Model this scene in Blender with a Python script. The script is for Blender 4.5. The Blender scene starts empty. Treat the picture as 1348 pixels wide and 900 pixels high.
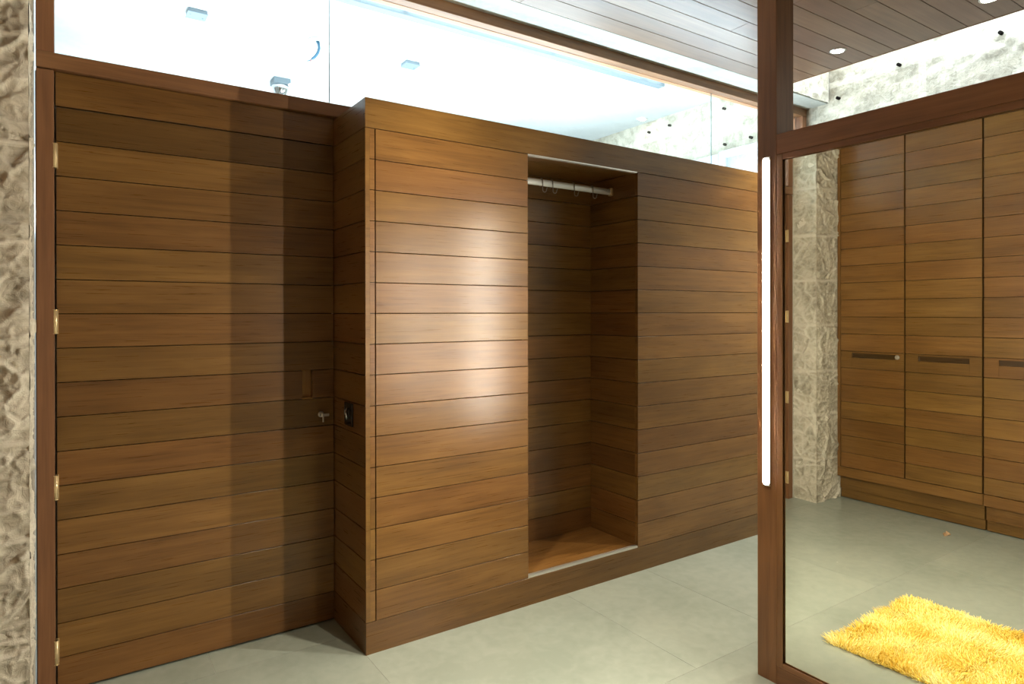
import bpy, bmesh, math, random
from mathutils import Vector, Matrix, noise

C = bpy.context.scene.collection
SC = bpy.context.scene
random.seed(11)

# ------------------------------------------------------------------ camera
cam_d = bpy.data.cameras.new('camera')
cam = bpy.data.objects.new('camera', cam_d); C.objects.link(cam)
YAW, PITCH, ROLL = math.radians(55.9188), math.radians(-0.133), math.radians(-0.075)
Fv = Vector((math.cos(YAW), math.sin(YAW), 0)); Rv = Vector((math.sin(YAW), -math.cos(YAW), 0)); Uv = Vector((0, 0, 1))
F2 = Fv*math.cos(PITCH) + Uv*math.sin(PITCH); U2 = Uv*math.cos(PITCH) - Fv*math.sin(PITCH)
R3 = Rv*math.cos(ROLL) + U2*math.sin(ROLL); U3 = U2*math.cos(ROLL) - Rv*math.sin(ROLL)
M = Matrix((R3, U3, -F2)).transposed().to_4x4(); M.translation = (0, 0, 1.35)
cam.matrix_world = M
cam_d.sensor_width = 36.0; cam_d.lens = 860.30/1348*36.0
cam_d.shift_y = -(450-413.97)/1348
cam_d.clip_start = 0.02
SC.camera = cam

# ------------------------------------------------------------------ world, view, large lights
vs = SC.view_settings
vs.view_transform = 'Standard'; vs.look = 'None'; vs.gamma = 1.0; vs.use_curve_mapping = False
vs.exposure = 0.18
w = bpy.data.worlds.new('sky'); SC.world = w; w.use_nodes = True
w.node_tree.nodes['Background'].inputs[0].default_value = (.72, .86, 1.0, 1)
w.node_tree.nodes['Background'].inputs[1].default_value = 1.0
WARM = (1.0, .86, .66); COOL = (.80, .92, 1.0)
P_DOWN, P_FAR = 105.0, 150.0           # watts of the ceiling downlights
P_BATH_UP, P_BATH_FILL = 120.0, 60.0  # bathroom
P_SKY = 92.0                         # daylight falling down the roof slot
S_STRIP = 330.0                        # LED strip on the post

def area(name, loc, size, power, color, rot=(0, 0, 0)):
    l = bpy.data.lights.new(name, 'AREA'); l.shape = 'RECTANGLE'; l.size, l.size_y = size
    l.energy = power; l.color = color
    o = bpy.data.objects.new(name, l); C.objects.link(o); o.location = loc; o.rotation_euler = rot
    return o
area('skylight_daylight', (4.225, .5, 3.62), (.55, 4.1), P_SKY, COOL)
area('added_bathroom_uplight', (1.9, 4.15, 2.1), (3.4, .5), P_BATH_UP, COOL, (math.pi, 0, 0))  # added area lamp that brightens the slab evenly; no fitting is built
area('added_partition_uplight', (2.75, 3.05, 2.22), (3.0, .06), 60.0, COOL, (math.pi, 0, 0))  # added lamp that whitens the ceiling planks through the glass
area('added_bathroom_fill', (1.0, 5.85, 2.1), (2.6, .12), P_BATH_FILL, COOL, (math.radians(125), 0, 0))  # added fill lamp, aimed up; no vanity stands here

# ------------------------------------------------------------------ materials
def nmat(name):
    m = bpy.data.materials.new(name); m.use_nodes = True
    return m, m.node_tree.nodes, m.node_tree.links, m.node_tree.nodes['Principled BSDF']
def plain(name, col, rough=.5, metal=0.0, spec=.5, emit=None, es=0.0):
    m, N, L, b = nmat(name)
    b.inputs['Base Color'].default_value = (*col, 1); b.inputs['Roughness'].default_value = rough
    b.inputs['Metallic'].default_value = metal; b.inputs['Specular IOR Level'].default_value = spec
    # faint surface unevenness
    t = N.new('ShaderNodeTexNoise'); t.inputs['Scale'].default_value = 60; t.inputs['Detail'].default_value = 2
    bp = N.new('ShaderNodeBump'); bp.inputs['Strength'].default_value = .03; bp.inputs['Distance'].default_value = .002
    L.new(t.outputs[0], bp.inputs['Height']); L.new(bp.outputs[0], b.inputs['Normal'])
    if emit:
        b.inputs['Emission Color'].default_value = (*emit, 1); b.inputs['Emission Strength'].default_value = es
    return m
def mathn(N, L, op, a, b=None, c=None):
    n = N.new('ShaderNodeMath'); n.operation = op
    for i, v in enumerate((a, b, c)):
        if v is None: continue
        if isinstance(v, (int, float)): n.inputs[i].default_value = v
        else: L.new(v, n.inputs[i])
    return n.outputs[0]
def ramp(N, L, fac, stops):
    r = N.new('ShaderNodeValToRGB'); L.new(fac, r.inputs[0])
    el = r.color_ramp.elements
    while len(el) < len(stops): el.new(.5)
    for e, (p, c) in zip(el, stops): e.position = p; e.color = (*c, 1)
    return r.outputs[0]
def noise_tex(N, L, vec, scale=1, detail=3, dist=0.0, rough=.5):
    t = N.new('ShaderNodeTexNoise'); L.new(vec, t.inputs['Vector'])
    t.inputs['Scale'].default_value = scale; t.inputs['Detail'].default_value = detail
    t.inputs['Distortion'].default_value = dist; t.inputs['Roughness'].default_value = rough
    return t.outputs[0]
def comb(N, L, x, y, z):
    n = N.new('ShaderNodeCombineXYZ')
    for i, v in enumerate((x, y, z)):
        if isinstance(v, (int, float)): n.inputs[i].default_value = v
        else: L.new(v, n.inputs[i])
    return n.outputs[0]

def wood(name, dark, mid, light, rough=.3, contrast=1.0):
    m, N, L, b = nmat(name)
    uv = N.new('ShaderNodeUVMap'); uv.uv_map = 'UVMap'
    s = N.new('ShaderNodeSeparateXYZ'); L.new(uv.outputs[0], s.inputs[0])
    at = N.new('ShaderNodeAttribute'); at.attribute_name = 'seed'
    tn = N.new('ShaderNodeAttribute'); tn.attribute_name = 'tone'
    u, v = s.outputs[0], s.outputs[1]; sd = mathn(N, L, 'MULTIPLY', at.outputs['Fac'], 61.0)
    us = mathn(N, L, 'ADD', u, sd)
    n1 = noise_tex(N, L, comb(N, L, mathn(N, L, 'MULTIPLY', us, 1.1), mathn(N, L, 'MULTIPLY', v, 13.0), sd), 1, 3, .9)
    rings = mathn(N, L, 'SINE', mathn(N, L, 'MULTIPLY', n1, 46.0))
    n2 = noise_tex(N, L, comb(N, L, mathn(N, L, 'MULTIPLY', us, 7.0), mathn(N, L, 'MULTIPLY', v, 260.0), sd), 1, 3, .2)
    n3 = noise_tex(N, L, comb(N, L, mathn(N, L, 'MULTIPLY', us, 2.6), mathn(N, L, 'MULTIPLY', v, 9.0), sd), 1, 2, .3)
    n4 = noise_tex(N, L, comb(N, L, mathn(N, L, 'MULTIPLY', us, 1.6), mathn(N, L, 'MULTIPLY', v, 46.0), sd), 1, 4, .5)
    f = mathn(N, L, 'MULTIPLY_ADD', rings, .045*contrast, .5)
    f = mathn(N, L, 'MULTIPLY_ADD', mathn(N, L, 'SUBTRACT', n2, .5), .42*contrast, f)
    f = mathn(N, L, 'MULTIPLY_ADD', mathn(N, L, 'SUBTRACT', n3, .5), .9*contrast, f)
    f = mathn(N, L, 'MULTIPLY_ADD', mathn(N, L, 'SUBTRACT', n4, .5), .8*contrast, f)
    col = ramp(N, L, f, [(.12, dark), (.5, mid), (.88, light)])
    hv = N.new('ShaderNodeHueSaturation'); L.new(col, hv.inputs['Color']); L.new(tn.outputs['Fac'], hv.inputs['Value'])
    hv.inputs['Hue'].default_value = .5
    # a board's redness drifts with its seed
    L.new(mathn(N, L, 'MULTIPLY_ADD', at.outputs['Fac'], -.012, .506), hv.inputs['Hue'])
    L.new(hv.outputs[0], b.inputs['Base Color'])
    L.new(mathn(N, L, 'MULTIPLY_ADD', n2, .10, rough-.05), b.inputs['Roughness'])
    bp = N.new('ShaderNodeBump'); bp.inputs['Strength'].default_value = .12; bp.inputs['Distance'].default_value = .0012
    L.new(n4, bp.inputs['Height']); L.new(bp.outputs[0], b.inputs['Normal'])
    return m

TEAK = wood('teak_boards', (.066, .028, .0070), (.160, .077, .0190), (.250, .130, .037), .29, .62)
RED = wood('dark_teak_frame', (.085, .036, .0145), (.182, .082, .032), (.272, .130, .055), .46, .7)
CEIL = wood('ceiling_teak', (.085, .045, .026), (.150, .085, .052), (.230, .140, .090), .34, .6)
DARK = plain('dark_gap', (.006, .004, .003), .8, 0, .1)
BRASS = plain('brass', (.74, .58, .33), .32, .65)
STEEL = plain('brushed_steel', (.62, .62, .60), .32, 1)
ALU = plain('aluminium_track', (.75, .72, .68), .35, 1)
CHROME = plain('chrome', (.58, .60, .62), .10, 1)
HOOK = plain('dark_steel_hook', (.30, .27, .24), .4, .7)
RAIL = plain('satin_rail', (.78, .79, .77), .38, .55)
BLACKGLASS = plain('black_switch_glass', (.012, .011, .011), .12)
GALV = plain('galvanised_plate', (.16, .20, .225), .55, .3)
LAMPGREY = plain('anodised_grey', (.13, .165, .185), .5, .2)
CABLE = plain('blue_grey_cable', (.03, .10, .16), .5)
CABLE2 = plain('red_wire', (.5, .12, .08), .5)
WHITE = plain('white_lacquer', (.80, .82, .83), .35)
CUPB = plain('cool_white_lacquer', (.46, .50, .52), .4)
PLASTER = plain('plaster', (.34, .31, .27), .7)
LEAF = plain('dry_leaf', (.42, .27, .15), .7)
LED = plain('led_diffuser', (.9, .88, .84), .4, emit=(1.0, .90, .74), es=S_STRIP)
LENS = plain('downlight_lens', (.9, .9, .9), .4, emit=(1.0, .92, .78), es=40)
UPLED = plain('uplight_diffuser', (.9, .9, .9), .4, emit=(.86, .95, 1.0), es=14)

def concrete(name, c1, c2, rough=.75):
    m, N, L, b = nmat(name)
    tc = N.new('ShaderNodeTexCoord')
    n1 = noise_tex(N, L, tc.outputs['Object'], 1.6, 5, .6, .6)
    n2 = noise_tex(N, L, tc.outputs['Object'], 38, 4)
    f = mathn(N, L, 'MULTIPLY_ADD', mathn(N, L, 'SUBTRACT', n2, .5), .35, n1)
    L.new(ramp(N, L, f, [(.3, c1), (.7, c2)]), b.inputs['Base Color'])
    b.inputs['Roughness'].default_value = rough
    bp = N.new('ShaderNodeBump'); bp.inputs['Strength'].default_value = .25; bp.inputs['Distance'].default_value = .004
    L.new(f, bp.inputs['Height']); L.new(bp.outputs[0], b.inputs['Normal'])
    return m
CONC = concrete('fair_faced_concrete', (.30, .31, .28), (.46, .47, .43))
SLAB = concrete('pale_concrete_slab', (.52, .55, .55), (.66, .68, .68))

def stone(name, c1, c2, c3):
    m, N, L, b = nmat(name)
    tc = N.new('ShaderNodeTexCoord'); o = tc.outputs['Object']
    n1 = noise_tex(N, L, o, 5, 5, .8, .6)
    n2 = noise_tex(N, L, o, 26, 6, 1.2, .65)
    f = mathn(N, L, 'MULTIPLY_ADD', mathn(N, L, 'SUBTRACT', n2, .5), .8, n1)
    rd = N.new('ShaderNodeAttribute'); rd.attribute_name = 'tone'      # pale mineral crust along the ridges
    mx = N.new('ShaderNodeMixRGB'); L.new(mathn(N, L, 'MULTIPLY', rd.outputs['Fac'], .95), mx.inputs[0]); mx.inputs[2].default_value = (.74, .70, .59, 1)
    L.new(ramp(N, L, f, [(.28, c1), (.5, c2), (.74, c3)]), mx.inputs[1]); L.new(mx.outputs[0], b.inputs['Base Color'])
    b.inputs['Roughness'].default_value = .8; b.inputs['Specular IOR Level'].default_value = .25
    vo = N.new('ShaderNodeTexVoronoi'); vo.feature = 'DISTANCE_TO_EDGE'; L.new(o, vo.inputs['Vector']); vo.inputs['Scale'].default_value = 11
    h = mathn(N, L, 'MULTIPLY_ADD', vo.outputs['Distance'], .5, n2)
    bp = N.new('ShaderNodeBump'); bp.inputs['Strength'].default_value = .5; bp.inputs['Distance'].default_value = .012
    L.new(h, bp.inputs['Height']); L.new(bp.outputs[0], b.inputs['Normal'])
    return m
STONE = stone('split_limestone', (.24, .215, .16), (.44, .40, .31), (.62, .57, .46))
MORTAR = concrete('mortar_edge', (.32, .30, .26), (.44, .42, .36))

def floor_mat():
    m, N, L, b = nmat('green_grey_slate')
    tc = N.new('ShaderNodeTexCoord'); o = tc.outputs['Object']
    tn = N.new('ShaderNodeAttribute'); tn.attribute_name = 'tone'
    n1 = noise_tex(N, L, o, 1.7, 4, .5); n2 = noise_tex(N, L, o, 22, 5, .4)
    f = mathn(N, L, 'MULTIPLY_ADD', mathn(N, L, 'SUBTRACT', n2, .5), .4, n1)
    col = ramp(N, L, f, [(.3, (.250, .290, .245)), (.55, (.298, .338, .290)), (.8, (.345, .382, .325))])
    hv = N.new('ShaderNodeHueSaturation'); L.new(col, hv.inputs['Color']); L.new(tn.outputs['Fac'], hv.inputs['Value'])
    # little lime specks left from fitting
    vo = N.new('ShaderNodeTexVoronoi'); L.new(o, vo.inputs['Vector']); vo.inputs['Scale'].default_value = 3.2
    sp = mathn(N, L, 'LESS_THAN', vo.outputs['Distance'], .022)
    mx = N.new('ShaderNodeMixRGB'); L.new(mathn(N, L, 'MULTIPLY', sp, .5), mx.inputs[0]); L.new(hv.outputs[0], mx.inputs[1]); mx.inputs[2].default_value = (.62, .62, .56, 1)
    L.new(mx.outputs[0], b.inputs['Base Color'])
    L.new(mathn(N, L, 'MULTIPLY_ADD', n2, .10, .11), b.inputs['Roughness'])
    bp = N.new('ShaderNodeBump'); bp.inputs['Strength'].default_value = .06; bp.inputs['Distance'].default_value = .003
    L.new(n1, bp.inputs['Height']); L.new(bp.outputs[0], b.inputs['Normal'])
    return m
FLOOR = floor_mat()

def glass_mat():
    m, N, L, b = nmat('clear_glass')
    tr = N.new('ShaderNodeBsdfTransparent'); tr.inputs[0].default_value = (.95, .985, .985, 1)
    gl = N.new('ShaderNodeBsdfGlossy'); gl.inputs['Roughness'].default_value = .01
    fr = N.new('ShaderNodeFresnel'); ge = N.new('ShaderNodeNewGeometry')
    L.new(mathn(N, L, 'MULTIPLY_ADD', ge.outputs['Backfacing'], 1/1.45-1.45, 1.45), fr.inputs[0])  # same pane from either side
    mx = N.new('ShaderNodeMixShader'); L.new(fr.outputs[0], mx.inputs[0]); L.new(tr.outputs[0], mx.inputs[1]); L.new(gl.outputs[0], mx.inputs[2])
    L.new(mx.outputs[0], N['Material Output'].inputs[0])
    return m
GLASS = glass_mat()
GEDGE = plain('glass_edge', (.16, .26, .28), .3)
def mirror_mat():
    m, N, L, b = nmat('silvered_mirror')
    b.inputs['Base Color'].default_value = (.83, .84, .77, 1); b.inputs['Metallic'].default_value = 1; b.inputs['Roughness'].default_value = .0
    return m
MIRROR = mirror_mat()
def rug_mat():
    m, N, L, b = nmat('yellow_shag')
    tn = N.new('ShaderNodeAttribute'); tn.attribute_name = 'tone'
    L.new(ramp(N, L, tn.outputs['Fac'], [(0, (.66, .43, .05)), (.5, (.86, .69, .18)), (1, (.93, .87, .42))]), b.inputs['Base Color'])
    b.inputs['Roughness'].default_value = .85; b.inputs['Specular IOR Level'].default_value = .15
    return m
RUG = rug_mat()

# ------------------------------------------------------------------ mesh helpers
class MB:
    """collects geometry in world coordinates; build() links it as one mesh object"""
    def __init__(s): s.v = []; s.f = []; s.uv = []; s.tone = []; s.seed = []; s.smooth = []
    def quad(s, idx, uvs, tone=1.0, seed=0.0, smooth=False):
        s.f.append(idx); s.uv.append(uvs); s.tone.append(tone); s.seed.append(seed); s.smooth.append(smooth)
    def box(s, x0, x1, y0, y1, z0, z1, ax='X', tone=None, seed=None, tv=.10):
        tone = random.uniform(1-tv, 1+tv) if tone is None else tone
        seed = random.random() if seed is None else seed
        b = len(s.v); A = 'XYZ'.index(ax)
        P = [(x, y, z) for z in (z0, z1) for y in (y0, y1) for x in (x0, x1)]
        s.v += P
        for idx, n in (((0, 2, 3, 1), 2), ((4, 5, 7, 6), 2), ((0, 1, 5, 4), 1), ((2, 6, 7, 3), 1), ((0, 4, 6, 2), 0), ((1, 3, 7, 5), 0)):
            if n == A: uu = (A+1) % 3; vv = (A+2) % 3; k = .05
            else: uu = A; vv = 3-A-n; k = 1
            s.quad([b+i for i in idx], [(P[i][uu]*k, P[i][vv]) for i in idx], tone, seed)
    def tube(s, pts, r, seg=8, caps=True, r_end=None):
        pts = [Vector(p) for p in pts]; b = len(s.v); n = len(pts)
        ref = Vector((0, 0, 1))
        for i, p in enumerate(pts):
            t = (pts[min(i+1, n-1)]-pts[max(i-1, 0)]).normalized()
            if abs(t.dot(ref)) > .95: ref = Vector((1, 0, 0))
            a = t.cross(ref).normalized(); c = t.cross(a).normalized()
            rr = r if r_end is None else r+(r_end-r)*i/(n-1)
            for k in range(seg):
                an = 2*math.pi*k/seg; s.v.append(tuple(p+a*math.cos(an)*rr+c*math.sin(an)*rr))
        for i in range(n-1):
            for k in range(seg):
                q = [b+i*seg+k, b+i*seg+(k+1) % seg, b+(i+1)*seg+(k+1) % seg, b+(i+1)*seg+k]
                s.quad(q, [(0, 0)]*4, 1, 0, True)
        if caps:
            s.quad([b+k for k in range(seg)][::-1], [(0, 0)]*seg); s.quad([b+(n-1)*seg+k for k in range(seg)], [(0, 0)]*seg)
    def lathe(s, c, prof, axis='Z', seg=24):
        """prof: (radius, offset along axis)"""
        c = Vector(c); b = len(s.v)
        B = {'Z': (Vector((1, 0, 0)), Vector((0, 1, 0)), Vector((0, 0, 1))), 'X': (Vector((0, 1, 0)), Vector((0, 0, 1)), Vector((1, 0, 0))),
             'Y': (Vector((0, 0, 1)), Vector((1, 0, 0)), Vector((0, 1, 0)))}[axis]
        for r, h in prof:
            for k in range(seg):
                a = 2*math.pi*k/seg; s.v.append(tuple(c+B[0]*math.cos(a)*r+B[1]*math.sin(a)*r+B[2]*h))
        for i in range(len(prof)-1):
            for k in range(seg):
                s.quad([b+i*seg+k, b+i*seg+(k+1) % seg, b+(i+1)*seg+(k+1) % seg, b+(i+1)*seg+k], [(0, 0)]*4, 1, 0, True)
        s.quad([b+k for k in range(seg)][::-1], [(0, 0)]*seg); e = b+(len(prof)-1)*seg
        s.quad([e+k for k in range(seg)], [(0, 0)]*seg)
    def build(s, name, mat, parent=None, bevel=0.0, loc=None):
        off = Vector(loc) if loc is not None else (wloc(parent) if parent else Vector((0, 0, 0)))
        me = bpy.data.meshes.new(name)
        me.from_pydata([tuple(Vector(p)-off) for p in s.v], [], s.f); me.materials.append(mat)
        ul = me.uv_layers.new(name='UVMap'); flat = [c for f in s.uv for uv in f for c in uv]
        ul.data.foreach_set('uv', flat)
        for nm, arr in (('tone', s.tone), ('seed', s.seed)):
            a = me.attributes.new(nm, 'FLOAT', 'FACE'); a.data.foreach_set('value', arr)
        me.polygons.foreach_set('use_smooth', s.smooth)
        me.update()
        o = bpy.data.objects.new(name, me); C.objects.link(o)
        if parent: o.parent = parent
        if loc is not None: o.location = off if not parent else off-wloc(parent)
        if bevel:
            m = o.modifiers.new('edge', 'BEVEL'); m.width = bevel; m.segments = 1; m.limit_method = 'ANGLE'
        return o
def wloc(o):
    p = Vector(o.location)
    while o.parent: o = o.parent; p += Vector(o.location)
    return p
def tag(o, label=None, cat=None, group=None, kind=None):
    if label: o['label'] = label
    if cat: o['category'] = cat
    if group: o['group'] = group
    if kind: o['kind'] = kind
    return o
def empty(name, loc):
    o = bpy.data.objects.new(name, None); o.empty_display_size = .05; C.objects.link(o); o.location = loc
    return o
def onebox(name, mat, parent, *a, bevel=0.0, **k):
    b = MB(); b.box(*a, **k); return b.build(name, mat, parent, bevel)
def struct(o, label=None, cat=None): return tag(o, label, cat, None, 'structure')

# shared setting-out
YD, YC, XC = 2.8217, 2.4546, .9642         # door plane, cabinet front, cabinet side
ZT, ZH, ZB, PITCHZ = 2.2019, 2.083, .127, .12225
ZC, ZS = 2.855, 3.15                       # plank ceiling, concrete slab
XM, XF, XE = 2.1245, 4.53, 3.92             # mirror partition face, far stone wall, edge of plank ceiling
ROWS = [(ZB+PITCHZ*k, ZB+PITCHZ*(k+1)) for k in range(16)]
GAP = .0015
def boards_x(mb, x0, x1, yf, th, rows, tv=.13, dirn=1):
    """horizontal boards facing -Y (front face at yf)"""
    for z0, z1 in rows: mb.box(x0, x1, yf, yf+th*dirn, z0+GAP, z1-GAP, 'X', tv=tv)
def boards_y(mb, y0, y1, xf, th, rows, tv=.13):
    """horizontal boards along Y whose outer faces lie at xf and xf+th"""
    for z0, z1 in rows: mb.box(min(xf, xf+th), max(xf, xf+th), y0, y1, z0+GAP, z1-GAP, 'Y', tv=tv)

# ------------------------------------------------------------------ floor
mb = MB()
xs = {0: [-1.0, -.07, .965, 1.968, 2.505, 3.55, 4.53], 1: [-1.0, .45, 1.47, 2.42, 3.45, 4.53], 2: [-1.0, .2, 1.25, 2.3, 3.3, 4.53]}
for (y0, y1), k in (((2.65, 2.84), 1), ((1.66, 2.65), 0), ((.67, 1.66), 1), ((-.32, .67), 0), ((-1.6, -.32), 2)):
    for a, b_ in zip(xs[k], xs[k][1:]):
        mb.box(a+.0008, b_-.0008, y0+.0008, y1-.0008, -.03, 0, 'X', tv=.05)
struct(mb.build('floor', FLOOR), 'green-grey slate floor laid in large slabs', 'floor')
struct(onebox('floor_screed', CONC, None, -1.1, 4.6, -1.7, 6.1, -.2, -.0009))

# ------------------------------------------------------------------ walls and slab
def rough_patch(mb, origin, du, dv, nrm, lu, lv, step, amp, seams=(), useams=(), edge=None):
    """displaced split-stone face: origin + u*du + v*dv, pushed along nrm"""
    nu = max(2, int(lu/step)); nv = max(2, int(lv/step)); o = Vector(origin); du = Vector(du); dv = Vector(dv); n = Vector(nrm); b = len(mb.v); rds = []
    for j in range(nv+1):
        for i in range(nu+1):
            u = lu*i/nu; v = lv*j/nv; p = o+du*u+dv*v
            q = p*8.5+noise.noise_vector(p*5)*.7
            d, pt = noise.voronoi(q); g = noise.noise_vector(pt[0]*7.3)
            e1 = d[1]-d[0]; h = g.dot(q-pt[0])*1.5+.3*noise.noise(pt[0]*5.1)
            q2 = p*21.0+noise.noise_vector(p*13)*.8; d2, pt2 = noise.voronoi(q2); g2 = noise.noise_vector(pt2[0]*3.7)
            e2 = d2[1]-d2[0]; h += .55*g2.dot(q2-pt2[0])+.4*(abs(noise.noise(p*7))-.25)
            rd = max(math.exp(-e1/.10), .75*math.exp(-e2/.16))*min(1, max(0, .75+.9*noise.noise(p*3.3)))
            h += .55*rd-.15
            h = max(-.9, min(.9, h))
            for s in seams:
                k = abs(v-s-.008*noise.noise(p*8))
                if k < .010: h = h*.2+.15; rd = max(rd, .8)
            for s in useams:
                if abs(u-s-.008*noise.noise(p*8)) < .010: h = h*.2+.15; rd = max(rd, .8)
            if edge:
                e = min(1, min(u, lu-u)/edge) if edge > 0 else 1
                h *= .3+.7*e
            mb.v.append(tuple(p+n*(h*amp))); rds.append(rd)
    for j in range(nv):
        for i in range(nu):
            a = b+j*(nu+1)+i; q = [a, a+1, a+nu+2, a+nu+1]
            if du.cross(dv).dot(n) < 0: q = q[::-1]
            mb.quad(q, [(0, 0)]*4, sum(rds[t-b] for t in q)/4, 0, True)

# stone pier left of the door: face towards the room and a return towards the door
mb = MB(); sm = (.30, .62, .93, 1.26, 1.58, 1.90, 2.24, 2.55)
mb.box(-1.0, -.117, 2.635, 2.93, 0, 3.15)
rough_patch(mb, (-.46, 2.625, 0), (1, 0, 0), (0, 0, 1), (0, -1, 0), .351, 2.86, .006, .022, sm, (), .02)
rough_patch(mb, (-.109, 2.625, 0), (0, 1, 0), (0, 0, 1), (1, 0, 0), .19, 2.86, .006, .014, sm, (), .02)
struct(mb.build('wall_left', STONE), 'rough split-stone pier left of the timber door', 'wall')
struct(onebox('trim_1', MORTAR, None, -.122, -.101, 2.80, 2.822, 0, 2.86, bevel=.004))

# far stone wall, running from the dressing room into the bathroom
mb = MB(); mb.box(XF+.02, XF+.15, -1.6, 6.1, 0, 3.7)
rough_patch(mb, (XF, -.4, 2.0), (0, 1, 0), (0, 0, 1), (-1, 0, 0), 5.9, 1.6, .022, .016, (.36, .98), (.9, 1.9, 2.4, 3.3, 4.4))
mb.box(XF, XF+.02, -1.6, 6.1, 0, 2.0); mb.box(XF, XF+.02, -1.6, -.4, 2.0, 3.7); mb.box(XF, XF+.02, 5.5, 6.1, 2.0, 3.7)
wf = struct(mb.build('wall_right', STONE), 'pale rough stone wall at the far end, washed with daylight', 'wall')
for y, z in ((2.543, 2.870), (2.133, 2.977), (1.566, 2.985), (3.518, 3.049), (3.510, 2.749), (3.260, 2.752), (4.369, 3.047), (4.115, 3.051)):
    mb = MB(); mb.lathe((XF-.030, y, z), [(.011, 0), (.011, .03)], 'X', 10); mb.build('tie_hole', DARK, wf)

struct(onebox('wall_back', PLASTER, None, -1.1, 4.6, -1.75, -1.6, 0, 3.3))
mb = MB(); mb.box(-1.15, -1.0, -1.7, 6.1, 0, 3.3); mb.box(-1.0, -.40, -1.6, .77, 0, 2.86)
struct(mb.build('wall_wardrobe_side', PLASTER))
mb = MB(); mb.box(-.10, 4.53, 2.852, 2.93, 0, 2.2083)
struct(mb.build('wall_partition', PLASTER))
struct(onebox('wall_bathroom_back', WHITE, None, -1.1, 4.6, 6.0, 6.15, 0, 3.3))
mb = MB(); mb.box(-1.1, XF, 2.93, 6.1, ZS, ZS+.2); mb.box(-1.1, XE-.02, -1.7, 2.61, ZS, ZS+.2)
struct(mb.build('ceiling_slab', SLAB), 'bright concrete ceiling behind the high glass', 'ceiling')
# downstand concrete beam over the glazing, flush with the planks
mb = MB(); mb.box(-.105, XF, 2.63, 2.93, ZC+.0005, 3.7)
mb.box(-.105, XE-.05, 2.612, 2.63, ZC+.0005, ZS)
struct(mb.build('trim_2', CONC), 'raw concrete beam above the glazing', 'beam')
mb = MB(); rough_patch(mb, (XE-.05, 2.615, ZC+.0005), (1, 0, 0), (0, 0, 1), (0, -1, 0), .655, .8, .015, .014)
struct(mb.build('trim_4', STONE))
# plank ceiling
mb = MB(); y = 2.610; 
while y > -1.6:
    y1 = max(y-.1225, -1.6); x = -1.0; first = True
    while x < XE:
        L_ = random.uniform(1.7, 3.0); x1 = min(x+L_, XE)
        if XE-x1 < .4: x1 = XE
        mb.box(x+(0 if first else .0006), x1, y1+.0014, y-.0014, ZC, ZC+.018, 'X', tv=.14); x = x1; first = False
    y = y1
ce = struct(mb.build('ceiling', CEIL, bevel=.0012), 'varnished timber plank ceiling', 'ceiling')
struct(onebox('ceiling_backing', DARK, None, -1.0, XE-.01, -1.6, 2.605, ZC+.0185, ZC+.04))
mb = MB(); mb.box(XE, XE+.012, -1.6, 2.61, ZC-.001, ZC+.05, 'Y', tone=1)
struct(mb.build('trim_3', RED))

# ------------------------------------------------------------------ high glazing over the door and cabinet
win = struct(empty('window_1', (2.2, 2.84, 2.21)), 'long frameless glass transom above door and cabinet', 'window')
onebox('bottom_rail', RED, win, -.096, XF-.005, 2.798, 2.90, 2.2085, 2.265, 'X', tone=1.05, bevel=.0015)
onebox('side_stile', RED, win, -.096, -.043, 2.798, 2.90, 2.2655, ZC, 'Z', tone=1.05, bevel=.0015)
onebox('side_stile', RED, win, 4.475, XF-.005, 2.79, 2.88, 2.2655, 2.8, 'Z', tone=1.15, bevel=.0015)
mb = MB(); mb.box(-.042, XF-.005, 2.788, 2.843, 2.80, ZC, 'X', tone=1.1); mb.box(-.042, XF-.005, 2.849, 2.884, 2.801, ZC, 'X', tone=1.5)  # rear half paler: bathroom light on the soffit put into its tone
mb.build('head_rail', RED, win, .0015)
onebox('glazing_gasket', DARK, win, -.042, XF-.005, 2.843, 2.849, 2.803, 2.85)
for x0, x1 in ((-.043, .950), (.954, 3.516), (3.520, 4.475)):
    g = onebox('glass_pane', GLASS, win, x0, x1, 2.8455, 2.8465, 2.26, 2.803)
    onebox('polished_edge', GEDGE, g, x1, x1+.0036, 2.8435, 2.8475, 2.266, 2.802)

# ------------------------------------------------------------------ timber door with its frame
dr = struct(empty('door_1', (.46, YD, 0)), 'wide flush teak door of horizontal boards with four brass hinges', 'door')
onebox('door_jamb', RED, dr, -.096, -.0445, 2.800, 2.852, 0, 2.2035, 'Z', tone=1.0, bevel=.0015)
mb = MB(); boards_x(mb, -.0405, XC-.001, YD, .02, [(2.086, 2.2075)])
mb.build('fascia_board', TEAK, dr, .0008)
rows_d = [(.007, ZB)]+ROWS
rows_d = [(a, b_) for a, b_ in rows_d]
mb = MB(); hz = ROWS[7]
for z0, z1 in rows_d:
    if (z0, z1) == hz:
        t = .86; sd = random.random()
        mb.box(-.0385, .824, YD, YD+.026, z0+GAP, z1-GAP, 'X', tone=t, seed=sd); mb.box(.868, XC-.003, YD, YD+.026, z0+GAP, z1-GAP, 'X', tone=t, seed=sd)
    else:
        tone = {ROWS[15]: .62, ROWS[14]: 1.0, ROWS[6]: .82, ROWS[12]: .9}.get((z0, z1))
        mb.box(-.0385, XC-.003, YD, YD+.026, z0+GAP, z1-GAP, 'X', tone=tone, tv=.12)
leaf = mb.build("door_leaf", TEAK, dr, .0005)
onebox('leaf_core', DARK, leaf, -.0385, XC-.003, YD+.0262, YD+.029, .007, 2.0815)
mb = MB(); z0, z1 = hz
mb.box(.824, .868, YD+.023, YD+.0258, z0, z1, 'Z', tone=1.7); mb.box(.8245, .8675, YD+.001, YD+.0228, z0-.001, z0+.006, 'X', tone=1.9)  # back and sill lightened: light in the recess painted into the tone
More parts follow.
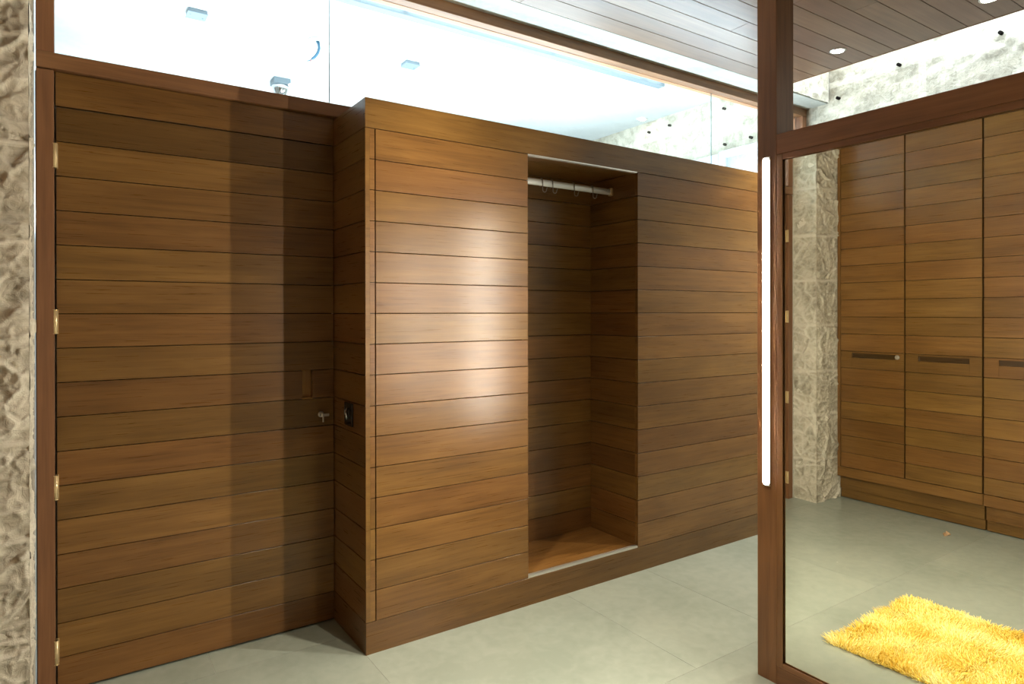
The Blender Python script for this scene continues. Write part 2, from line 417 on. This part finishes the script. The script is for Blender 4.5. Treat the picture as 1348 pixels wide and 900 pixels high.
mb.build('recessed_pull', TEAK, leaf, .0004)
for z in (1.906, 1.322, .7375, .156):
    mb = MB(); mb.tube([(-.0425, YD-.016, z-.043), (-.0425, YD-.016, z+.043)], .0075, 12)
    for dz in (-.043, .041): mb.lathe((-.0425, YD-.016, z+dz), [(.0055, 0), (.0088, 0), (.0088, .002), (.0055, .002)], 'Z', 12)
    for dz in (-.017, 0, .017): mb.lathe((-.0425, YD-.016, z+dz), [(.006, 0), (.0082, 0.0004), (.0082, .0012), (.006, .0016)], 'Z', 12)
    mb.box(-.0444, -.0425, YD-.0205, YD-.004, z-.043, z+.043); mb.box(-.0425, -.0335, YD-.0018, YD-.0002, z-.043, z+.043)
    mb.box(-.0445, -.0405, YD-.016, YD-.0005, z-.042, z+.042)
    mb.build('hinge', BRASS, dr)
mb = MB(); zc = .911; xc = .904
mb.lathe((xc, YD-.004, zc), [(.013, 0), (.013, .004)], 'Y', 20)
mb.lathe((xc, YD-.030, zc), [(.004, 0), (.0085, .002), (.0085, .026)], 'Y', 16)
mb.box(xc-.003, xc+.026, YD-.034, YD-.029, zc-.006, zc+.006); mb.box(xc-.003, xc+.003, YD-.034, YD-.029, zc-.030, zc)
mb.build('lock_cylinder', STEEL, dr, .001)

# ------------------------------------------------------------------ fitted cabinet with the hanging niche
X0N, X1N, ZN, XEND = 1.75, 2.453, .136, XF-.01
cab = tag(empty('fitted_cabinet', (2.2, 2.64, 0)), 'long built-in teak cabinet of horizontal boards with an open hanging niche', 'cabinet')
mb = MB(); mb.box(XC, XEND, YC, YC+.02, 0, ZB-GAP, 'X', tone=.82); mb.box(XC, XC+.018, YC+.02, 2.85, 0, ZB-GAP, 'Y', tone=.9); mb.build('plinth', TEAK, cab, .0008)
mb = MB(); mb.box(XC, XEND, YC, YC+.02, ZH+GAP, ZT, 'X', tone=.95); mb.box(XC+.0185, XEND, YC+.0203, 2.85, ZT-.02, ZT, 'X', tone=.95); mb.build('head_board', TEAK, cab, .0008)
mb = MB(); boards_y(mb, YC+.0005, 2.85, XC, .018, ROWS); mb.box(XC, XC+.018, YC+.0203, 2.85, ZH+GAP, ZT, 'Y', tone=.95); mb.build('side_panel', TEAK, cab, .0008)
mb = MB(); seeds = []
boards_x(mb, XC+.0185, XC+.039, YC, .02, ROWS); mb.box(XC, XC+.0184, YC, YC+.0004, ZB+GAP, ZH-GAP, 'X', tone=1)
st = mb.build('edge_stile', TEAK, cab, .0006)
mb = MB(); boards_x(mb, XC+.0435, X0N, YC, .02, ROWS, .10); mb.build('door_panel', TEAK, cab, .0008)
mb = MB(); boards_x(mb, X1N, XEND, YC, .02, ROWS, .12); mb.build('fixed_panel', TEAK, cab, .0008)
mb = MB(); boards_x(mb, X0N-.02, X1N+.02, 2.828, .018, ROWS, .12); mb.build('niche_back', TEAK, cab, .0008)
mb = MB(); boards_y(mb, YC+.0205, 2.828, X1N, .018, ROWS); mb.build('niche_side', TEAK, cab, .0008)
mb = MB(); boards_y(mb, YC+.0205, 2.828, X0N, -.018, ROWS); mb.build('niche_side', TEAK, cab, .0008)
onebox('niche_base', TEAK, cab, X0N, X1N, YC+.0205, 2.828, ZB-.012, ZN-.002, 'X', tone=1.2)
onebox('niche_top', TEAK, cab, X0N, X1N, YC+.0205, 2.828, ZH, ZH+.018, 'X', tone=.9)
mb = MB()
for a, b_ in ((XC+.0185, X0N-.02), (X1N+.02, XEND)): mb.box(a, b_, YC+.0205, YC+.03, ZB, ZH)
mb.box(X0N-.02, X1N+.02, 2.8465, 2.851, .1, ZH)
mb.build('carcass_lining', DARK, cab)
for z0, z1 in ((ZB, ZN+.002), (ZH-.004, ZH+.004)):
    mb = MB(); mb.box(X0N, X1N-.003, YC+.0003, YC+.020, z0, z1-.004)
    for yy in (YC+.0006, YC+.009, YC+.0175): mb.box(X0N, X1N-.003, yy, yy+.0022, min(z0, z1)-.0005, z1)
    mb.build('sliding_track', ALU, cab)
mb = MB(); ry, rz = 2.65, 2.008
prof = [(math.cos(a)*.008, math.sin(a)*.017) for a in [2*math.pi*k/20 for k in range(20)]]
b0 = len(mb.v)
for x in (X0N+.001, X1N-.016):
    for py, pz in prof: mb.v.append((x, ry+py, rz+pz))
for k in range(20): mb.quad([b0+k, b0+(k+1) % 20, b0+20+(k+1) % 20, b0+20+k][::-1], [(0, 0)]*4, 1, 0, True)
rail = mb.build('hanging_rail', RAIL, cab)
for xa, xb in ((X1N-.018, X1N-.0005), (X0N+.0005, X0N+.016)):
    onebox('end_bracket', BRASS, rail, xa, xb, ry-.012, ry+.012, rz-.021, rz+.021, bevel=.002)

# S-hooks hanging from the rail
def hook(x, label):
    o = empty('clothes_hook', (x, ry, rz))
    tag(o, label, 'hook', 'hooks on the hanging rail')
    mb = MB(); pts = []
    for k in range(13):
        a = math.radians(-60+ k*250/12); pts.append((x, ry+math.cos(a)*.0125, rz+math.sin(a)*.0215))
    mb.tube(pts, .0030, 8)
    e = pts[-1]
    mb.build('rail_loop', HOOK, o)
    mb = MB(); pts = [e, (x, ry-.013, rz-.025), (x, ry-.013, rz-.040)]
    for k in range(1, 9):
        a = math.pi+k*math.pi/8*1.15; pts.append((x+.009+math.cos(a)*.009, ry-.013-.001*k, rz-.040+math.sin(a)*.009))
    pts.append((x+.021, ry-.024, rz-.026))
    mb.tube(pts, .0021, 8)
    mb.build('hook_stem', HOOK, o)
for x, l in zip((1.972, 2.037, 2.178, 2.305), ('steel S-hook nearest the cabinet door on the rail', 'second steel S-hook on the rail, close to the first',
        'third steel S-hook on the rail, hanging alone mid-rail', 'last steel S-hook on the rail, towards the right bracket')):
    hook(x, l)

# switch plate on the cabinet's side
sw = tag(empty('wall_switch', (XC, 2.63, .93)), 'small black glass switch plate with a chrome lever on cabinet side', 'switch')
onebox('cover_plate', BLACKGLASS, sw, XC-.008, XC-.0003, 2.587, 2.676, .882, .978, bevel=.002)
mb = MB(); mb.lathe((XC-.013, 2.632, .935), [(.017, 0), (.022, .002), (.022, .005)], 'X', 24); mb.build('dial_ring', BLACKGLASS, sw)
mb = MB(); mb.tube([(XC-.010, 2.628, .957), (XC-.020, 2.622, .945), (XC-.022, 2.620, .930), (XC-.016, 2.622, .912)], .006, 10, r_end=.004); mb.build('chrome_lever', CHROME, sw)

# ------------------------------------------------------------------ timber post, LED strip, mirror partition
YEND = .5585                                # the mirror ends at a second post outside the frame
def post_with_strip(y, y0, y1, lp, lst):
    tag(onebox('timber_post', RED, None, XM, 2.231, y0, y1, 0, ZC-.001, 'Z', tone=1.1, bevel=.002), lp, 'post')
    ls = tag(empty('strip_light', (XM, y, .722)), lst, 'light')
    mb = MB(); mb.box(XM-.006, XM-.0003, y-.0155, y+.0155, .7146, 1.9214); mb.build('housing', ALU, ls, .001)
    mb = MB(); X = XM-.0066; ring = []
    for k in range(13): a = math.pi*k/12; ring.append((y+math.cos(a)*.0135, 1.9045+math.sin(a)*.0135))
    for k in range(13): a = math.pi+math.pi*k/12; ring.append((y+math.cos(a)*.0135, .7310+math.sin(a)*.0135))
    n = len(ring)
    for xx in (X, X+.0005): mb.v += [(xx, p[0], p[1]) for p in ring]
    mb.quad(list(range(n)), [(0, 0)]*n); mb.quad([n+i for i in range(n)][::-1], [(0, 0)]*n)
    for i in range(n): mb.quad([i, n+i, n+(i+1) % n, (i+1) % n], [(0, 0)]*4)
    mb.build('diffuser', LED, ls)
post_with_strip(1.466, 1.4270, 1.507, 'square dark timber post rising to the plank ceiling beside the mirror', 'lit vertical LED strip light fixed to the dark timber post')
post_with_strip(.516, .4785, YEND-.0005, 'second timber post, at the far right end of the mirror', 'second vertical LED strip light, right of the mirror')

mp = tag(empty('framed_mirror', (XM, .6, 0)), 'tall floor-standing mirror in a heavy dark timber frame', 'mirror')
onebox('top_beam', RED, mp, XM, 2.208, YEND, 1.4268, 1.9233, 1.9975, 'Y', tone=1.15, bevel=.002)
onebox('bottom_rail', RED, mp, XM, 2.208, YEND, 1.4268, 0, .0658, 'Y', tone=.95, bevel=.002)
mb = MB(); LIP = XM+.004; mb.box(XM, LIP, YEND, 1.403, 1.9012, 1.9225, 'Y', tone=1.1); mb.box(XM, LIP, YEND, 1.403, .0666, .0848, 'Y', tone=1.0)
mb.box(XM, LIP, 1.4032, 1.4268, .0666, 1.9225, 'Z', tone=1.0); mb.box(XM, LIP, YEND, YEND+.03, .0848, 1.9012, 'Z', tone=1.0)
mb.box(LIP, 2.1343, 1.4150, 1.4268, .0666, 1.9225, 'Z', tone=.8); mb.box(LIP, 2.1343, YEND, YEND+.015, .0666, 1.9225, 'Z', tone=.8)
mb.box(LIP, 2.1343, YEND, 1.4268, 1.9054, 1.9225, 'Y', tone=.8); mb.box(LIP, 2.1343, YEND, 1.4268, .0666, .0798, 'Y', tone=.8)
mb.build('inner_bead', RED, mp, .001)
onebox('mirror_pane', MIRROR, mp, 2.1345, 2.139, YEND+.02, 1.4145, .0800, 1.9050)
onebox('back_board', TEAK, mp, 2.1395, 2.208, YEND, 1.4268, .0658, 1.9233, 'Y')

# ------------------------------------------------------------------ wardrobes on the camera's side, seen in the mirror
XW = -.37
def wardrobe(yl, label, stile, lock):
    """two-door unit; yl is its end nearest the stone pier"""
    w_ = tag(empty('wardrobe', (XW-.3, yl-.46, 0)), label, 'wardrobe', 'wardrobes along the wall opposite the mirror')
    yr = yl-.917; d0 = yl-(.026 if stile else .0025)
    onebox('carcass', DARK, w_, -.995, XW-.022, yr, yl, .168, 2.85)
    mb = MB(); mb.box(XW-.03, XW, yr, yl, .165, .2335, 'Y', tone=1.05)
    if stile: mb.box(XW-.03, XW, yl-.0225, yl, .2345, 2.85, 'Z', tone=1.0)
    mb.build('face_frame', TEAK, w_, .001)
    mb = MB(); mb.box(XW-.10, XW-.032, yr+.0015, yl-.004, .072, .1645, 'Y', tone=.85); mb.build('plinth_drawer', TEAK, w_, .0012)
    mb = MB(); mb.box(XW-.11, XW-.044, yr+.0015, yl-.004, .006, .070, 'Y', tone=.8); mb.build('toe_board', TEAK, w_, .0012)
    mid = yl-.464
    for n, (a, b_) in enumerate(((mid+.005, d0), (yr+.005, mid-.005))):
        mb = MB(); z = .2365; k = 0; s0, s1 = b_-.078, b_-.376
        while z < 2.83:
            z1 = min(z+(.105 if k == 0 else .1222), 2.845)
            if z < 1.04 < z1:
                t = random.uniform(.85, .95); sd = random.random()
                for q in ((a, s1, z+GAP, z1-GAP), (s0, b_, z+GAP, z1-GAP), (s1, s0, z+GAP, 1.028), (s1, s0, 1.061, z1-GAP)):
                    mb.box(XW-.02, XW-.001, q[0], q[1], q[2], q[3], 'Y', tone=t, seed=sd)
            else: mb.box(XW-.02, XW-.001, a, b_, z+GAP, z1-GAP, 'Y', tv=.13)
            z = z1; k += 1
        dl = mb.build('wardrobe_door', TEAK, w_, .0006)
        mb = MB(); mb.box(XW-.0198, XW-.0185, s1, s0, 1.028, 1.061, 'Y', tone=.30); mb.build('recessed_pull', TEAK, dl)  # shade inside the slot painted in as a very dark tone
        if lock and n == 0:
            mb = MB(); mb.lathe((XW-.001, a+.042, 1.046), [(.016, 0), (.016, .004), (.012, .008), (.010, .0085), (.009, .0086)], 'X', 20); mb.build('round_lock', ALU, dl)
    return w_
wardrobe(2.619, 'two-door teak wardrobe beside the stone pier, round lock on one door, reflected in the mirror', True, True)
wardrobe(1.699, 'second two-door teak wardrobe from the stone pier, cut by the mirror edge', False, False)

# ------------------------------------------------------------------ downlights in the plank ceiling
def downlight(x, y, z, power, color, label, group, cone=82, blend=1.0):
    o = tag(empty('downlight', (x, y, z)), label, 'downlight', group)
    mb = MB(); mb.lathe((x, y, z-.004), [(.032, .003), (.034, 0), (.042, .0005), (.044, .004)], 'Z', 28); mb.build('trim_ring', STEEL, o)
    mb = MB(); mb.lathe((x, y, z-.0035), [(.0315, 0), (.0315, .003)], 'Z', 28); mb.build('lens', LENS, o)
    l = bpy.data.lights.new('downlight_beam', 'SPOT'); l.energy = power; l.color = color; l.spot_size = math.radians(cone); l.spot_blend = blend; l.shadow_soft_size = .012
    lo = bpy.data.objects.new('downlight_beam', l); C.objects.link(lo); lo.parent = o; lo.location = (0, 0, -.012)
GD = 'downlights in the plank ceiling'
downlight(1.21, 2.064, ZC, P_DOWN, WARM, 'recessed downlight in the plank ceiling just in front of the cabinet door', GD)
downlight(1.22, 1.317, ZC, P_DOWN, WARM, 'recessed downlight in the plank ceiling above the yellow rug', GD)
downlight(1.22, .57, ZC, P_DOWN, WARM, 'recessed downlight in the plank ceiling in front of the camera side of the mirror', GD)
downlight(3.66, 2.064, ZC, P_FAR, WARM, 'lit downlight in plank ceiling just right of the timber post', GD, 124)
downlight(3.66, 1.317, ZC, P_FAR, WARM, 'lit downlight in plank ceiling at the top right edge of the photo', GD, 124)

# ------------------------------------------------------------------ fittings on the bathroom ceiling
downlight(4.417, 4.356, ZS, 1.6, COOL, 'small lit downlight in the concrete ceiling near the far stone wall', 'bathroom downlights', 120, .6)
def junction(x, y, label):
    o = tag(empty('junction_box', (x, y, ZS)), label, 'junction box', 'junction boxes on the concrete ceiling')
    mb = MB(); mb.box(x-.052, x+.052, y-.052, y+.052, ZS-.022, ZS-.0003); mb.build('box_body', GALV, o, .003)
    mb = MB(); mb.box(x-.056, x+.056, y-.056, y+.056, ZS-.026, ZS-.022)
    for sx in (-.036, .036): mb.lathe((x+sx, y+sx*.4, ZS-.029), [(.004, 0), (.006, .003)], 'Z', 10)
    mb.build('cover_plate', GALV, o, .001)
junction(.632, 4.292, 'grey square junction box on the bright ceiling above the door, leftmost')
junction(2.034, 4.309, 'grey square junction box on the bright ceiling above the cabinet')
o = tag(empty('ceiling_cable', (1.357, 4.29, ZS)), 'bare cable end hanging from a white ceiling disc', 'cable')
mb = MB(); mb.lathe((1.357, 4.29, ZS-.008), [(.055, 0), (.062, .003), (.062, .0077)], 'Z', 28); mb.build('cover_disc', plain('grey_disc', (.27, .33, .35), .5), o)
def rp(px, py): return (1.357+.828*px*.0054, 4.29-.56*px*.0054, ZS-.006-py*.0054)
mb = MB(); mb.tube([rp(0, 0), rp(1.5, 4), rp(2, 9), rp(.5, 14), rp(-3, 19), rp(-7, 22)], .010, 8); mb.build('sheathed_cable', CABLE, o)
mb = MB(); mb.tube([rp(-7, 22), rp(-11, 24), rp(-13, 24)], .0035, 6); mb.build('blue_wire', CABLE, o)
mb = MB(); mb.tube([rp(-7, 22), rp(-9, 25), rp(-11, 28)], .0025, 6); mb.build('red_wire', CABLE2, o)
o = tag(empty('ceiling_spotlight', (1.348, 5.176, ZS)), 'chrome bell-shaped spotlight on a dark square plate on ceiling', 'spotlight')
x, y = 1.348, 5.176
mb = MB(); mb.box(x-.062, x+.062, y-.062, y+.062, ZS-.045, ZS-.0003); mb.build('mounting_plate', LAMPGREY, o, .002)
mb = MB(); mb.lathe((x, y, ZS-.26), [(.010, 0), (.013, .04), (.020, .09), (.040, .14), (.056, .175), (.061, .205), (.060, .214)], 'Z', 28); mb.build('chrome_bell', CHROME, o)

# linear uplight hung below the bathroom ceiling
o = tag(empty('linear_uplight', (2.2, 3.26, 2.95)), 'long grey linear light fitting hung under the bathroom ceiling', 'light')
mb = MB(); mb.box(.2, 3.49, 3.225, 3.285, 2.95, 2.975, 'X'); mb.build('wide_profile', LAMPGREY, o, .002)
mb = MB(); mb.box(.2, 3.495, 3.175, 3.195, 2.955, 2.98, 'X'); mb.build('narrow_profile', LAMPGREY, o, .002)
mb = MB(); mb.box(.22, 3.46, 3.196, 3.224, 2.985, 2.99, 'X'); mb.build('led_diffuser', UPLED, o)
for xx in (.5, 1.5, 2.5, 3.3):
    mb = MB(); mb.tube([(xx, 3.21, 2.972), (xx, 3.21, ZS)], .002, 6); mb.box(xx-.01, xx+.01, 3.176, 3.284, 2.976, 2.982)
    mb.build('suspension_rod', STEEL, o)
area('linear_uplight_glow', (1.9, 3.21, 2.992), (3.2, .03), 40, COOL, (math.pi, 0, 0))

# white cupboards on the bathroom's far wall
o = tag(empty('white_cupboard', (4.45, 3.4, 0)), 'tall white cupboard with a frosted panel against the stone wall behind glass', 'cupboard')
onebox('carcass', CUPB, o, 4.36, 4.508, 2.94, 3.95, 0, 2.635, bevel=.002)
onebox('flush_door', CUPB, o, 4.335, 4.359, 3.436, 3.95, .02, 2.63, bevel=.002)
mb = MB(); mb.box(4.325, 4.359, 3.36, 3.425, .02, 2.645); mb.box(4.325, 4.359, 2.94, 3.36, 2.585, 2.645); mb.box(4.325, 4.359, 2.94, 3.0, .02, 2.585); mb.box(4.325, 4.359, 3.0, 3.36, .02, .1)
fd = mb.build('framed_door', CUPB, o, .002)
onebox('frosted_panel', concrete('frosted_panel', (.22, .25, .26), (.38, .41, .42), .3), fd, 4.345, 4.359, 3.0, 3.36, .1, 2.585)

# ------------------------------------------------------------------ yellow shaggy rug and the dry leaf on the floor
mb = MB(); cx, cy, hx, hy, ang = 1.345, .95, .355, .545, math.radians(-1.5)
def rpos(u, v): return Vector((cx+u*math.cos(ang)-v*math.sin(ang), cy+u*math.sin(ang)+v*math.cos(ang), 0))
rr = random.Random(5)
n0 = len(mb.v); nx, ny = 14, 22
for j in range(ny+1):
    for i in range(nx+1):
        p = rpos(-hx+.01+(2*hx-.02)*i/nx, -hy+.01+(2*hy-.02)*j/ny); e = min(i, nx-i, j, ny-j); p.z = .014 if e else .0015; mb.v.append(tuple(p))
for j in range(ny):
    for i in range(nx):
        a = n0+j*(nx+1)+i; mb.quad([a, a+1, a+nx+2, a+nx+1], [(0, 0)]*4, .2, 0)
for k in range(21000):
    u = rr.uniform(-hx, hx); v = rr.uniform(-hy, hy)
    u = max(-hx, min(hx, u)); p = rpos(u, v)
    if p.y < .62 and rr.random() < .5: continue
    q = p*9; lean = noise.noise_vector(Vector((q.x, q.y, 3.1)))*.030+Vector((rr.uniform(-1, 1), rr.uniform(-1, 1), 0))*.013
    eu, ev = u/hx, v/hy
    if abs(eu) > .93: lean += Vector((.014*eu, 0, 0))
    if abs(ev) > .955: lean += Vector((0, .014*ev, 0))
    lean.z = 0; h = rr.uniform(.020, .036)*(1.0 if max(abs(eu), abs(ev)) < .95 else .72)
    wd = rr.uniform(.0030, .0048); a = rr.uniform(0, math.pi); sx, sy = math.cos(a)*wd/2, math.sin(a)*wd/2
    t = min(1, max(0, .5+.55*noise.noise(Vector((p.x*7, p.y*7, 0)))+rr.uniform(-.38, .38)))
    base = p+Vector((0, 0, .004)); mid = p+lean*.45+Vector((0, 0, h*.7)); tip = p+lean+Vector((0, 0, h))
    b0 = len(mb.v)
    for c, kk in ((base, 1.0), (mid, 1.0), (tip, .55)):
        for s1, s2 in ((sx, sy), (-sy*.8, sx*.8), (-sx, -sy), (sy*.8, -sx*.8)): mb.v.append((c.x+s1*kk, c.y+s2*kk, c.z))
    for lv in (0, 1):
        for m_ in range(4):
            mb.quad([b0+lv*4+m_, b0+lv*4+(m_+1) % 4, b0+lv*4+4+(m_+1) % 4, b0+lv*4+4+m_], [(0, 0)]*4, t, 0, True)
    mb.quad([b0+8, b0+9, b0+10, b0+11], [(0, 0)]*4, t, 0)
tag(mb.build('shaggy_rug', RUG, loc=(cx, cy, 0)), 'yellow shaggy rug lying on the slate floor before the wardrobes', 'rug')

mb = MB(); lx, ly = -.136, 1.803
out = [(-.036, .004), (-.02, .016), (-.004, .010), (.012, .022), (.024, .010), (.040, .002), (.020, -.006), (.008, -.018), (-.006, -.008), (-.022, -.012)]
for zz, s in ((.001, 1), (.010, .8)):
    for i, (a, b_) in enumerate(out): mb.v.append((lx+a*s, ly+b_*s, zz+(.010 if i % 3 == 1 else 0)))
n = len(out); mb.quad(list(range(n))[::-1], [(0, 0)]*n); mb.quad([n+i for i in range(n)], [(0, 0)]*n)
for i in range(n): mb.quad([i, (i+1) % n, n+(i+1) % n, n+i], [(0, 0)]*4)
tag(mb.build('dry_leaf', LEAF, loc=(lx, ly, 0)), 'small curled brown leaf on floor by the wardrobe plinth', 'leaf')
